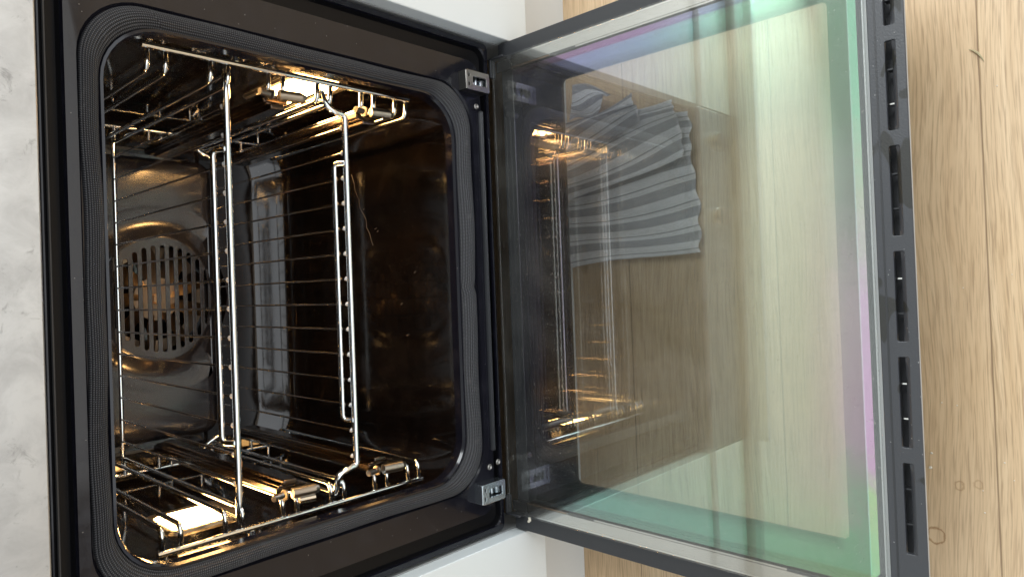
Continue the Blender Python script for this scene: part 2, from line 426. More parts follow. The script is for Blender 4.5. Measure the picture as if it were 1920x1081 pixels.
def loft(bm, rings, closed=True, mi=0, capend=False, capstart=False):
    vr = [[bm.verts.new(p) for p in r] for r in rings]
    n = len(vr[0])
    for a, b in zip(vr, vr[1:]):
        for k in range(n if closed else n - 1):
            f = bm.faces.new((a[k], a[(k + 1) % n], b[(k + 1) % n], b[k])); f.material_index = mi
    if capend: bm.faces.new(vr[-1])
    if capstart: bm.faces.new(vr[0])
    return vr
def plate(name, outer, holes, depth, mat, parent=None, bevel=0.0, place=None):
    """flat plate in the local XY plane with holes, given thickness"""
    cu = bpy.data.curves.new(name, 'CURVE'); cu.dimensions = '2D'; cu.fill_mode = 'BOTH'
    cu.extrude = depth / 2; cu.bevel_depth = bevel; cu.bevel_resolution = 1
    for poly in [outer] + holes:
        s = cu.splines.new('POLY'); s.points.add(len(poly) - 1)
        for i, p in enumerate(poly): s.points[i].co = (p[0], p[1], 0, 1)
        s.use_cyclic_u = True
    t = bpy.data.objects.new(name, cu); scene.collection.objects.link(t)
    bpy.context.view_layer.update()
    me = bpy.data.meshes.new_from_object(t.evaluated_get(bpy.context.evaluated_depsgraph_get()))
    bpy.data.objects.remove(t)
    me.name = name
    if place is not None: me.transform(place)
    me.materials.clear(); me.materials.append(MATS[mat])
    o = link(bpy.data.objects.new(name, me))
    for p in me.polygons: p.use_smooth = False
    if parent is not None: o.parent = parent
    return o
def rr2(x0, x1, y0, y1, r, n=5):
    out = []
    for cx, cyy, a0 in ((x1 - r, y1 - r, 0), (x0 + r, y1 - r, 90), (x0 + r, y0 + r, 180), (x1 - r, y0 + r, 270)):
        for k in range(n + 1):
            a = math.radians(a0 + 90 * k / n); out.append((cx + r * math.cos(a), cyy + r * math.sin(a)))
    return out

# ------------------------------------------------------------------ setting
FZ = -0.151
bm = bmesh.new()
vs = [bm.verts.new(p) for p in ((-5, -6, FZ), (5, -6, FZ), (5, 0.7, FZ), (-5, 0.7, FZ))]
bm.faces.new(vs)
fl = finish('floor', bm, 'oak_boards', smooth=False); fl['kind'] = 'structure'
bm = bmesh.new(); add_box(bm, -2.5, 2.5, 0.66, 0.72, FZ, 3.6)
w_ = finish('back_wall', bm, 'wall_paint', smooth=False); w_['kind'] = 'structure'

# worktop over the units
box_wt = box('worktop', -1.6, 1.6, -0.035, 0.655, 0.602, 0.640, 'worktop_stone', bevel=0.002)
tag(box_wt, 'pale stone worktop running over the oven and both white units', 'worktop')

# white units either side
def unit(s, label):
    root = empty('kitchen_unit', (s * 0.6, 0.3, FZ))
    tag(root, label, 'cupboard')
    inv = Vector((-s * 0.6, -0.3, -FZ))
    def bx(name, xa, xb, y0, y1, z0, z1, mat, bev=0.0012):
        x0, x1 = sorted((s * xa, s * xb))
        o = box(name, x0, x1, y0, y1, z0, z1, mat, root, bevel=bev); o.location = inv; return o
    bx('carcass', 0.2995, 0.90, 0.0005, 0.60, -0.045, 0.598, 'grey_edge', 0.0)
    bx('lower_front', 0.2998, 0.898, -0.0200, 0.0, -0.048, 0.470, 'white_lacquer')
    bx('handle_channel', 0.2998, 0.898, -0.003, 0.0, 0.4705, 0.492, 'grey_edge', 0.0)
    bx('drawer_front', 0.2998, 0.898, -0.0200, 0.0, 0.4925, 0.598, 'white_lacquer')
    bx('plinth', 0.2998, 0.898, 0.0005, 0.018, FZ, -0.0485, 'plinth_white', 0.0)
    return root
unit(1, 'white kitchen unit at the top of the photo, by the dark hinge')
unit(-1, 'white kitchen unit at the bottom of the photo, by the bright zinc hinge')
# strip and plinth right below the oven
st = empty('base_unit', (0, 0.3, FZ))
tag(st, 'low white base strip and plinth below the oven, under the open door', 'cupboard')
for nm, a in (('filler_strip', (-0.2985, 0.2985, -0.0195, 0.0, -0.048, -0.036, 'white_lacquer')),
              ('plinth', (-0.2985, 0.2985, 0.001, 0.0185, FZ, -0.0485, 'plinth_white'))):
    o = box(nm, *a, parent=st); o.location = (0, -0.3, -FZ)

# shelf seen only as a reflection in the glass
up = box('wall_shelf', -0.62, 1.6, 0.50, 0.659, 1.93, 1.96, 'white_lacquer', bevel=0.002)
tag(up, 'long white wall shelf high over the worktop, mirrored faintly in the open glass door', 'shelf')

# ------------------------------------------------------------------ oven
oven = empty('built_in_oven', (0, 0, 0))
tag(oven, 'black enamel built-in oven with open glass door, lit inside by two warm lamps', 'oven')

# front frame
FR = [(0.2970, 0.003, 0.4790, 0.006, 0.0195), (0.2970, 0.003, 0.4790, 0.006, 0.0020), (0.2955, 0.0045, 0.4780, 0.006, 0.0003),
      (0.2900, 0.0090, 0.4768, 0.010, 0.0000), (0.2890, 0.0098, 0.4764, 0.011, 0.0020), (0.2875, 0.0108, 0.4755, 0.012, 0.0085),
      (0.2740, 0.0180, 0.4640, 0.016, 0.0100), (0.2722, 0.0190, 0.4622, 0.018, 0.0040), (0.2705, 0.0200, 0.4608, 0.020, 0.0000),
      (0.2390, 0.0345, 0.4528, 0.050, -0.0005), (0.2365, 0.0365, 0.4510, 0.050, 0.0030), (0.2225, 0.0610, 0.4385, 0.049, 0.0030),
      (0.2210, 0.0640, 0.4370, 0.049, -0.0015), (0.2185, 0.0665, 0.4350, 0.047, -0.0020), (0.2170, 0.0680, 0.4340, 0.046, 0.0010),
      (0.2170, 0.0680, 0.4340, 0.046, 0.0120)]
bm = bmesh.new(); loft(bm, [rrect(*a) for a in FR])
nring = len(rrect(*FR[0])); bm.faces.ensure_lookup_table()
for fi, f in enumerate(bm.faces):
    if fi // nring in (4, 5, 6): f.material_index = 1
frame = finish('front_frame', bm, ['enamel_frame', 'groove_shade'], oven, angle=14)

# pockets pressed into the lower lip of the frame
for (x0, x1, z0, z1) in ((-0.198, 0.212, 0.0185, 0.0235), (-0.170, 0.180, 0.0085, 0.0115)):
    bm = bmesh.new()
    outer = [Vector((x, -0.0022, z)) for x, z in rr2(x0, x1, z0, z1, (z1 - z0) * 0.49)]
    mid = [Vector((x, -0.0042, z)) for x, z in rr2(x0 + .0012, x1 - .0012, z0 + .001, z1 - .001, (z1 - z0) * 0.28)]
    base_ = [Vector((p.x, 0.0015, p.z)) for p in outer]
    loft(bm, [base_, outer, mid], capend=True)
    finish('lip_rib', bm, 'black_plastic' if z0 > 0.01 else 'enamel_frame', oven, angle=60)
for sx, zz in ((1, .028), (-1, .028), (-0.985, .0135)):
    bm = bmesh.new()
    pts = [(0.0036, 0), (0.0036, -0.0012), (0.0026, -0.0018), (0.0014, -0.0008), (0.0004, -0.0006)]
    loft(bm, [[Vector((sx * 0.216 + r * math.cos(2 * PI * k / 16), -0.0008 + y, zz + r * math.sin(2 * PI * k / 16))) for k in range(16)] for r, y in pts], capend=True)
    finish('screw', bm, 'zinc_dark', oven, angle=50)

# gasket: ribbed braided profile, closed loop with a seam at the bottom
def gasket():
    bm = bmesh.new(); uvl = bm.loops.layers.uv.new('UVMap')
    nr = 37
    sections = []
    for j in range(nr):
        t = j / (nr - 1)
        hx = 0.2370 + (0.2200 - 0.2370) * t
        z0 = 0.0370 + (0.0630 - 0.0370) * t
        z1 = 0.4508 + (0.4370 - 0.4508) * t
        r = 0.050 + (0.048 - 0.050) * t
        prof = math.sin(PI * t) ** 0.55
        rib = abs(math.sin(PI * 9 * t)) * 0.0005
        y = 0.0030 - 0.0084 * prof - rib * prof
        sections.append(rrect(hx, z0, z1, r, y, 12, 40))
    n = len(sections[0]); vr = []
    per = [0.0]
    for k in range(n): per.append(per[-1] + (sections[18][(k + 1) % n] - sections[18][k]).length)
    for j, s in enumerate(sections):
        row = []
        for k, p in enumerate(s):
            q = p.copy()
            wob = 0.0006 * math.sin(per[k] * 21) + 0.0004 * math.sin(per[k] * 53 + 1)
            q.y += wob * math.sin(PI * j / (nr - 1)); q.z += wob * 1.2; q.x += wob * 0.8
            # seam near the middle of the bottom run
            if q.z < 0.08:
                d = abs(q.x + 0.002)
                if d < 0.0028: q.y += 0.005 * (1 - d / 0.0028)
                if q.x > -0.002 and q.x < 0.10: q.z += 0.0022 * math.exp(-(q.x + 0.002) / 0.02)
            row.append(bm.verts.new(q))
        vr.append(row)
    for j in range(nr - 1):
        for k in range(n):
            f = bm.faces.new((vr[j][k], vr[j][(k + 1) % n], vr[j + 1][(k + 1) % n], vr[j + 1][k]))
            uv = ((per[k], j), (per[k + 1], j), (per[k + 1], j + 1), (per[k], j + 1))
            for lp, (a, b) in zip(f.loops, uv): lp[uvl].uv = (a, b / (nr - 1))
    return finish('door_gasket', bm, 'gasket_braid', oven, angle=70)
gasket()

# cavity
FC = Vector((0, 0, 0.247))
def circ(r, y, ref):
    out = []
    for p in ref:
        a = math.atan2(p.z - FC.z, p.x); out.append(Vector((FC.x + r * math.cos(a), y, FC.z + r * math.sin(a))))
    return out
CV = [(0.2170, 0.0680, 0.4340, 0.046, 0.0120), (0.2190, 0.0660, 0.4360, 0.047, 0.0140), (0.2340, 0.0530, 0.4480, 0.052, 0.0170),
      (0.2380, 0.0502, 0.4500, 0.054, 0.0230), (0.2380, 0.0500, 0.4500, 0.054, 0.12), (0.2380, 0.0500, 0.4500, 0.054, 0.22), (0.2380, 0.0500, 0.4500, 0.054, 0.3750),
      (0.2365, 0.0512, 0.4490, 0.052, 0.3860), (0.2320, 0.0555, 0.4450, 0.050, 0.3950), (0.2260, 0.0600, 0.4400, 0.046, 0.4010),
      (0.2240, 0.0620, 0.4380, 0.044, 0.4030), (0.2180, 0.0730, 0.4350, 0.044, 0.4072), (0.2070, 0.0960, 0.4200, 0.036, 0.4160), (0.1960, 0.1060, 0.4120, 0.034, 0.4200)]
rings = [rrect(*a) for a in CV]
rings.append([p.lerp(q, 0.5) for p, q in zip(rings[-1], circ(0.10, 0.4200, rings[-1]))])
rings.append(circ(0.098, 0.4200, rings[-2])); rings.append(circ(0.098, 0.4700, rings[-1]))
bm = bmesh.new(); loft(bm, rings, capend=True)
cav = finish('cavity', bm, 'enamel_cavity', oven, angle=40)
# raised bead round the rear corner of the cavity
bm = bmesh.new(); add_tube(bm, rrect(0.2300, 0.0570, 0.4430, 0.046, 0.3975, 9, 8) + [rrect(0.2300, 0.0570, 0.4430, 0.046, 0.3975, 9, 8)[0]], 0.0011, 6)
finish('corner_bead', bm, 'enamel_cavity', cav, angle=60)
# dried drip on the floor of the cavity
bm = bmesh.new()
dp = [(0.165, 0.232), (0.150, 0.226), (0.141, 0.224), (0.128, 0.215), (0.117, 0.214), (0.104, 0.204), (0.097, 0.199), (0.088, 0.200), (0.078, 0.192), (0.069, 0.190), (0.060, 0.187)]
add_tube(bm, [(a + random.uniform(-.0015, .0015), b + random.uniform(-.001, .001), 0.0503) for a, b in dp], 0.0005, 5, rad=[random.uniform(.0001, .00045) for _ in dp])
finish('dried_drip', bm, 'dry_crust', cav)
for (a, b) in ((0.112, 0.206), (0.083, 0.181), (0.079, 0.176), (-.02, .13), (-.06, .12), (.02, .10)):
    tube('dried_spot', [(a, b, 0.0503), (a + random.uniform(.001, .003), b - random.uniform(.002, .006), 0.0503)], 0.0004, 'dry_crust', cav, 5)

# back panel around the fan
RR = [(0.1950, 0.170, 0.425, 0.020, 0.4190), (0.1900, 0.1745, 0.420, 0.018, 0.4110), (0.1860, 0.1775, 0.417, 0.016, 0.4085)]
rg = [rrect(*a) for a in RR]
last = rg[-1]
# flat shoulder that slopes gently to the fan boss
rg.append([Vector((p.x * 0.93, 0.4080, FC.z + (p.z - FC.z) * 0.95)) for p in last])
for r, y in ((0.132, 0.4075), (0.127, 0.4085), (0.112, 0.4130), (0.098, 0.4110), (0.088, 0.4030), (0.0845, 0.4015), (0.082, 0.4013)):
    if r > 0.07 and r >= 0.12:
        # boss is cut by the lower edge of the panel
        c = circ(r, y, last); rg.append([Vector((p.x, p.y, max(p.z, 0.1795 + 0.0006 * (0.132 - r) * 100))) for p in c])
    else:
        c = circ(r, y, last); rg.append([Vector((p.x * 1.0, p.y, FC.z + (p.z - FC.z) * (0.75 if p.z < FC.z and r > 0.088 else (0.80 if p.z < FC.z else 1.0)))) for p in c])
bm = bmesh.new(); loft(bm, rg)
panel = finish('back_panel', bm, 'enamel_panel', oven, angle=35)
holes = []
for k in range(-5, 6):
    zc = k * 0.0118
    hl = math.sqrt(max(0.0, 0.0735 ** 2 - (abs(zc) * 1.05) ** 2))
    holes.append(rr2(-hl, hl, zc - 0.0034, zc + 0.0034, 0.0033, 4))
outer = []
for p in circ(0.0835, 0, last): outer.append((p.x, (p.z - FC.z) * (0.80 if p.z < FC.z else 1.0)))
gr = plate('fan_grille', outer, holes, 0.0014, 'enamel_panel', panel, 0.0004,
           Matrix.Translation((0, 0.4013, FC.z)) @ Matrix.Rotation(PI / 2, 4, 'X'))
# fan wheel
fan = None
bm = bmesh.new()
for r0, r1, y in ((0.0, 0.030, 0.428), (0.060, 0.076, 0.452)):
    a = [Vector((r1 * math.cos(2 * PI * k / 40), y, FC.z + r1 * math.sin(2 * PI * k / 40))) for k in range(40)]
    a2 = [Vector((r1 * math.cos(2 * PI * k / 40), y + .0012, FC.z + r1 * math.sin(2 * PI * k / 40))) for k in range(40)]
    if r0:
        b0 = [Vector((r0 * math.cos(2 * PI * k / 40), y, FC.z + r0 * math.sin(2 * PI * k / 40))) for k in range(40)]
        loft(bm, [b0, a, a2])
    else:
        loft(bm, [a, a2], capend=True, capstart=True)
add_tube(bm, [(0, 0.416, FC.z), (0, 0.430, FC.z)], 0.008, 6)
add_tube(bm, [(0, 0.412, FC.z), (0, 0.430, FC.z)], 0.0035, 10)
fan = finish('fan_wheel', bm, 'fan_metal', oven)
bl = None
for k in range(9):
    a = 2 * PI * k / 9 + 0.2
    bm = bmesh.new()
    ca, sa = math.cos(a), math.sin(a)
    def pt(r, t, y): return Vector((r * ca - t * sa, y, FC.z + r * sa + t * ca))
    rows = []
    for r, t0, t1, y0, y1 in ((0.018, -.006, .006, .427, .430), (0.040, -.010, .010, .420, .436), (0.062, -.008, .013, .416, .446), (0.074, -.004, .014, .416, .450)):
        rows.append([pt(r, t0, y0), pt(r, t1, y1), pt(r, t1, y1 + .001), pt(r, t0, y0 + .001)])
    loft(bm, rows, capend=True, capstart=True)
    finish('fan_blade', bm, 'fan_metal', fan, angle=30)

# lamps in the side walls
def lamp(s, y0, y1, z0, z1):
    X = 0.238
    bm = bmesh.new()
    def ring(g, x, r): return [Vector((s * x, p[0], p[1])) for p in rr2(y0 - g, y1 + g, z0 - g, z1 + g, r)]
    loft(bm, [ring(.010, X - .0002, .012), ring(.008, X - .0028, .011), ring(.003, X - .0030, .008), ring(.0005, X - .0012, .006)])
    body = finish('oven_lamp', bm, 'chrome_dull', oven, angle=40)
    bm = bmesh.new(); n = 6
    rows = []
    for g, x in ((.0005, .0012), (-.002, .0030), (-.006, .0040), (-.016, .0046)):
        rows.append(ring(g, X - x, max(.002, .006 + g * .2)))
    loft(bm, rows, capend=True)
    finish('lamp_cover', bm, 'lamp_glow', body, angle=60)
lamp(1, 0.090, 0.192, 0.158, 0.216)
lamp(-1, 0.140, 0.204, 0.276, 0.338)

# side racks with rungs and two telescopic rails each
ZR = [0.382, 0.366, 0.325, 0.308, 0.266, 0.250, 0.210, 0.194, 0.154, 0.137, 0.107, 0.091]
def side_rack(s):
    bm = bmesh.new(); X = s * 0.2255
    add_tube(bm, [(X, 0.054, 0.0875), (X, 0.054, 0.3865)], 0.0030, 10)
    rack = finish('side_rack', bm, 'chrome', oven, angle=60)
    tube('rear_rod', [(X, 0.385, 0.0875), (X, 0.385, 0.3865)], 0.0030, 'chrome', rack)
    tube('wall_pin', [(X + s * 0.002, 0.054, 0.300), (X + s * 0.0125, 0.054, 0.300)], 0.003, 'chrome', rack, 8)
    tube('wall_pin', [(X + s * 0.002, 0.385, 0.110), (X + s * 0.0125, 0.385, 0.110)], 0.003, 'chrome', rack, 8)
    first = None
    for z in ZR:
        bm = bmesh.new()
        xi = s * 0.2040
        add_tube(bm, fillet([(X, 0.054 + .001, 0), (xi, 0.054 + .002, 0), (xi, 0.384, 0), (X, 0.384, 0)], 0.008, 6), 0.0025, 9)
        if first is None:
            first = finish('rung', bm, 'chrome', rack, angle=60); first.location.z = z
        else:
            bm.free(); o = first.copy(); link(o); o.parent = rack; o.location.z = z
    for zc in (0.257, 0.1455):
        bm = bmesh.new(); xm = s * 0.1985
        # slide body: inner and outer member
        add_box(bm, xm - .0035, xm + .0035, 0.060, 0.392, zc - .0145, zc + .0125)
        add_box(bm, xm - s * .0075 - .003, xm - s * .0075 + .003, 0.056, 0.372, zc - .0085, zc + .0070)
        add_box(bm, xm - s * .0045 - .0015, xm - s * .0045 + .0015, 0.058, 0.388, zc - .0120, zc + .0105)
        rail = finish('telescopic_rail', bm, 'rail_steel', rack, angle=40, bevel=0.0012)
        bm = bmesh.new()
        xc = s * 0.1995
        add_tube(bm, [(xc, 0.043, zc + .0250), (xc, 0.046, zc + .0135)], 0.0033, 12)
        add_tube(bm, [(xc, 0.0465, zc + .0120), (xc, 0.0468, zc + .0100)], 0.0054, 14)
        add_tube(bm, [(xc, 0.0445, zc + .0040), (xc, 0.0410, zc - .0190)], 0.0055, 14)
        add_tube(bm, [(xc, 0.0410, zc - .0190), (xc, 0.0403, zc - .0235)], 0.0060, 14, rad=[0.0050, 0.0034])
        if s < 0 and zc > .2:
            add_tube(bm, [(xc - .0085, 0.044, zc - .003), (xc - .0085, 0.041, zc - .019)], 0.0034, 20, mi=1)
        finish('rail_clip', bm, ['chrome_dull', 'chrome'], rack, angle=50)
    return rack
side_rack(1); side_rack(-1)

# hinges
def hinge(s, mat, zoff=0.0):
    x0, x1 = 0.231, 0.2535
    za, zb = 0.012 + zoff, 0.050 + zoff
    o = None
    hole = rr2(0.014, 0.029, 0.0055, 0.0170, 0.002)
    slots = [rr2(0.0315, 0.0345, 0.004, 0.0085, 0.0008), rr2(0.0315, 0.0345, 0.0145, 0.019, 0.0008)]
    # face plate in plane y = const, u along z, v along x
    o = plate('door_hinge', rr2(0.0, 0.037, 0.0, 0.0225, 0.002), [rr2(0.004, 0.027, 0.0060, 0.0165, 0.0015)] + slots, 0.0014, mat, oven, 0.0003,
              Matrix(((0, s, 0, s * x0), (0, 0, 1, -0.0125), (1, 0, 0, za), (0, 0, 0, 1))))
    bm = bmesh.new()
    for xa in (x0, x1 - .0014):
        add_box(bm, *sorted((s * xa, s * (xa + .0014))), -0.0130, 0.006, za, zb)
    add_box(bm, *sorted((s * x0, s * x1)), -0.0130, 0.004, zb - .0014, zb - .0001)
    finish('hinge_cheek', bm, mat, o, bevel=0.0005)
    bm = bmesh.new()
    add_box(bm, *sorted((s * (x0 + .007), s * (x0 + .0155))), -0.0085, 0.002, za + .003, za + .0105)
    add_box(bm, *sorted((s * (x0 + .008), s * (x0 + .0120))), -0.0075, 0.000, za + .018, za + .024)
    add_tube(bm, [(s * (x0 + .002), -.004, za + .014), (s * (x1 - .002), -.004, za + .014)], 0.0022, 10)
    finish('hinge_latch', bm, 'zinc', o, bevel=0.0006)
    0 and box('hinge_arm', *sorted((s * (x0 + .006), s * (x0 + .0165))), -0.030, -0.0025, -0.012, za + .002, 'black_plastic', o, bevel=.0008)
    return o
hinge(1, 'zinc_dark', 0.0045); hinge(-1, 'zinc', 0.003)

# control panel with two push-in knobs and dark display
cp = box('control_panel', -0.2975, 0.2975, -0.0200, 0.018, 0.4830, 0.5980, 'stainless', oven, bevel=0.0012)
for x in (0.242, 0.108):
    bm = bmesh.new()
    prof = [(0.0170, -0.0195), (0.0170, -0.0270), (0.0160, -0.0290), (0.0, -0.0296)]
    rr_ = [[Vector((x + max(r, .0005) * math.cos(2 * PI * k / 32), y, 0.541 + max(r, .0005) * math.sin(2 * PI * k / 32))) for k in range(32)] for r, y in prof]
    loft(bm, rr_, capend=True); finish('knob', bm, 'rail_alu', cp, angle=50)
# dark gutter between panel and frame
box('panel_gutter', -0.2965, 0.2965, 0.0005, 0.018, 0.4792, 0.4828, 'black_plastic', oven)
bm = bmesh.new(); add_tube(bm, [(-0.286, 0.0060, 0.4722), (0.286, 0.0060, 0.4722)], 0.0012, 8)
finish('seal_bead', bm, 'black_plastic', oven)

# ------------------------------------------------------------------ open door (lies level, inner glass uppermost)
HW = 0.2975; YN = -0.006; YF = -0.4530
door_bm = bmesh.new()
add_box(door_bm, -HW, -0.2635, YN, -0.4200, -0.0280, -0.0085)
add_box(door_bm, 0.2635, HW, YN, -0.4200, -0.0280, -0.0085)
add_box(door_bm, -0.2635, 0.2635, YN, -0.0250, -0.0280, -0.0140)
door = finish('door', door_bm, 'black_plastic', oven, bevel=0.0010)
tag(door)
# bright metal spacers under the clear margin of the inner glass
for s in (-1, 1):
    x0, x1 = sorted((s * 0.2640, s * 0.2775))
    box('side_rail', x0, x1, -0.4195, -0.030, -0.0083, -0.0056, 'rail_alu', door)
    x0, x1 = sorted((s * 0.2615, s * 0.2632))
    box('glass_channel', x0, x1, -0.4195, -0.090, -0.0115, -0.0050, 'rail_alu', door)
    box('glass_channel', x0, x1, -0.0890, -0.030, -0.0115, -0.0050, 'spacer_copper', door)
    box('clip_strip', *sorted((s * 0.2612, s * 0.2636)), -0.128, -0.092, -0.0050, -0.0043, 'black_plastic', door)
    box('clip_strip', *sorted((s * 0.2612, s * 0.2636)), -0.385, -0.340, -0.0050, -0.0043, 'black_plastic', door)
# inner, coated and outer panes
gi = box('inner_pane', -0.2770, 0.2770, -0.4225, -0.0020, -0.0040, 0.0, 'glass_inner', door, bevel=0.0006)
bm = bmesh.new()
pl = [(-0.2600, -0.030), (0.2600, -0.030), (0.2600, -0.4050), (0.2480, -0.4150), (-0.2480, -0.4150), (-0.2600, -0.4050)]
loft(bm, [[Vector((x, y, -0.0115)) for x, y in pl], [Vector((x, y, -0.0080)) for x, y in pl]], capend=True, capstart=True)
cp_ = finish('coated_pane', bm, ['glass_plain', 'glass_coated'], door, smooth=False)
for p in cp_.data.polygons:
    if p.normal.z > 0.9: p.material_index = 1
# thin coloured rim where the coating stops
outer_p = plate('outer_pane', rr2(-0.2970, 0.2970, -0.4425, -0.0110, 0.002), [rr2(-0.2330, 0.2390, -0.3860, -0.0885, 0.006)], 0.0040, 'frit_black', door, 0,
                Matrix.Translation((0, 0, -0.0302)))
wp = [(x, y) for x, y in rr2(-0.2329, 0.2389, -0.3859, -0.0886, 0.006)]
bm = bmesh.new()
loft(bm, [[Vector((x, y, -0.0321)) for x, y in wp], [Vector((x, y, -0.0283)) for x, y in wp]], capend=True, capstart=True)
wn_ = finish('window', bm, ['glass_plain', 'glass_outer'], outer_p, smooth=False)
for p in wn_.data.polygons:
    if p.normal.z > 0.9: p.material_index = 1
# slotted vent rail along the free edge
slots = []
for k in range(-4, 5):
    x1 = 0.0157 + k * 0.0843 + 0.0; x0 = x1 - 0.0730
    if x0 < -0.29 or x1 > 0.29: continue
    slots.append((x0 + 0.0843 * 0 , x1))
slots = [(a, b) for a, b in slots]
rail = plate('vent_rail', [(-HW, -0.4500), (HW, -0.4500), (HW, -0.4242), (-HW, -0.4242)],
             [rr2(a, b, -0.4440, -0.4352, 0.0020) for a, b in slots], 0.0030, 'rail_plastic', door, 0.0006, Matrix.Translation((0, 0, -0.0075)))
bm = bmesh.new()
add_box(bm, -HW, HW, -0.4300, -0.4285, -0.0060, -0.0052)
finish('rail_lip', bm, 'black_plastic', rail)
bm = bmesh.new(); add_box(bm, -HW, HW, -0.4508, -0.4502, -0.0095, -0.0068)
finish('edge_trim', bm, 'grey_edge', rail)
# scooped inner side of every slot and dark structure below
for a, b in slots:
    bm = bmesh.new()
    N = 10; rows = []
    for i in range(N + 1):
        x = a + 0.0006 + (b - a - 0.0012) * i / N
        e_ = min(1, min(i, N - i) / 1.0)
        rows.append([Vector((x, -0.44390, -0.0062)), Vector((x, -0.44280, -0.0068 + (1 - e_) * .0004)), Vector((x, -0.44060, -0.0080 + (1 - e_) * .0015)), Vector((x, -0.4400, -0.0215 + (1 - e_) * .012))])
    loft(bm, rows, closed=False)
    finish('slot_scoop', bm, 'rail_plastic', rail, angle=60)
    for xx in (a + 0.022, a + 0.050):
        box('slot_web', xx, xx + .0012, -0.4400, -0.4355, -0.020, -0.0108, 'black_plastic' if random.random() < .6 else 'rail_alu', rail)
bm = bmesh.new(); add_box(bm, -0.262, 0.262, -0.4232, -0.4180, -0.0280, -0.0125)
finish('inner_bar', bm, 'grey_edge', rail)
bm = bmesh.new(); add_box(bm, -HW + .001, HW - .001, -0.4425, -0.4240, -0.0281, -0.0262)
finish('rail_floor', bm, 'black_plastic', rail)
# black corner clips at the hinge side
for s in (-1, 1):
    bm = bmesh.new()
    a = s * 0.2560; b = s * 0.2795
    add_box(bm, *sorted((a, b)), -0.0018, 0.0018, -0.0080, 0.0008)
    add_box(bm, *sorted((s * 0.2773, s * 0.2800)), -0.022, 0.0018, -0.0080, 0.0008)
    finish('corner_clip', bm, 'black_plastic', door, bevel=0.0008)
    # little moulded block seen through the glass corner
    bm = bmesh.new()
    add_box(bm, *sorted((s * 0.2620, s * 0.2740)), -0.028, -0.006, -0.0080, -0.0048)
    add_box(bm, *sorted((s * 0.2660, s * 0.2690)), -0.024, -0.010, -0.0048, -0.0043)
    finish('pane_holder', bm, 'black_gloss', door, bevel=0.0008)
bm = bmesh.new(); add_tube(bm, [(-0.2795, -0.030, -0.0082), (-0.2830, -0.031, -0.0075), (-0.2850, -0.0285, -0.0078)], 0.0018, 6)
finish('torn_label', bm, 'crumb', door)

# ------------------------------------------------------------------ wire shelves
def wires(parent, z, y0, y1, xs, loop_y, r=0.0012, dz=0.003):
    proto = None; wproto = None
    for x in xs:
        if proto is None:
            bm = bmesh.new(); add_tube(bm, [(0, y0, 0), (0, y1, 0)], r, 7)
            proto = finish('grid_wire', bm, 'chrome_shaded', parent, angle=60); o = proto
            bm = bmesh.new(); bmesh.ops.create_icosphere(bm, subdivisions=2, radius=0.0027)
            for v in bm.verts: v.co += Vector((random.uniform(-1, 1), random.uniform(-1, 1), random.uniform(-1, 1))) * 0.0003
            wproto = finish('weld_dot', bm, 'weld', o); wproto.location = (0, y0 + .0008, -0.0002)
        else:
            o = proto.copy(); link(o); o.parent = parent
            w2 = wproto.copy(); link(w2); w2.parent = o
        o.location = (x, 0, z)
sh1 = empty('wire_shelf', (0, 0, 0))
tag(sh1, 'chrome wire shelf on the upper level, nearest the fan grille, with straight front rod', 'oven shelf')
Z1 = 0.3085
bm = bmesh.new()
add_tube(bm, [(-0.2190, 0.0600, Z1), (0.2190, 0.0600, Z1)], 0.0036, 14)
finish('front_rod', bm, 'chrome', sh1, angle=60)
bm = bmesh.new()
yb = 0.388
add_tube(bm, fillet([(-0.2165, 0.064, Z1 - .001), (-0.2165, yb - .006, Z1 - .001), (-0.210, yb, Z1), (0.210, yb, Z1), (0.2165, yb - .006, Z1 - .001), (0.2165, 0.064, Z1 - .001)], 0.006), 0.0030, 10)
finish('rim_rod', bm, 'chrome', sh1, angle=60)
bm = bmesh.new()
add_tube(bm, fillet([(0.1420, 0.0600, Z1 + .002), (0.1420, 0.073, Z1 + .009), (-0.1420, 0.073, Z1 + .009), (-0.1420, 0.0600, Z1 + .002)], 0.010, 7), 0.0031, 12)
finish('guard_loop', bm, 'chrome', sh1, angle=60)
X1 = [0.184 - 0.02815 * k for k in range(14)]
wires(sh1, Z1 + 0.0015, 0.0635, yb, X1, 0.073)
box_ = None

sh2 = empty('wire_shelf', (0, 0, 0))
tag(sh2, 'chrome wire shelf on the lower level, front rod bent in an S at both ends', 'oven shelf')
Z2 = 0.1765; Z2h = 0.2010; yb2 = 0.392
bm = bmesh.new()
add_tube(bm, fillet([(0.2170, 0.0620, Z2h), (0.2085, 0.0590, Z2h - .001), (0.2000, 0.0575, Z2h - .005), (0.1955, 0.0560, Z2 + .010), (0.1945, 0.0560, Z2), (-0.1910, 0.0560, Z2), (-0.1925, 0.0560, Z2 + .010), (-0.1970, 0.0575, Z2h - .003), (-0.2070, 0.0590, Z2h - .001), (-0.2170, 0.0620, Z2h)], 0.007, 6), 0.0036, 14)
finish('front_rod', bm, 'chrome', sh2, angle=60)
for s in (1, -1):
    bm = bmesh.new()
    add_tube(bm, [(s * 0.2170, 0.062, Z2h), (s * 0.2170, yb2 + .003, Z2h)], 0.0028, 9)
    add_tube(bm, [(s * 0.2120, 0.060, Z2h - .008), (s * 0.2120, yb2 + .003, Z2h - .008)], 0.0016, 8)
    finish('side_rod', bm, 'chrome', sh2, angle=60)
bm = bmesh.new()
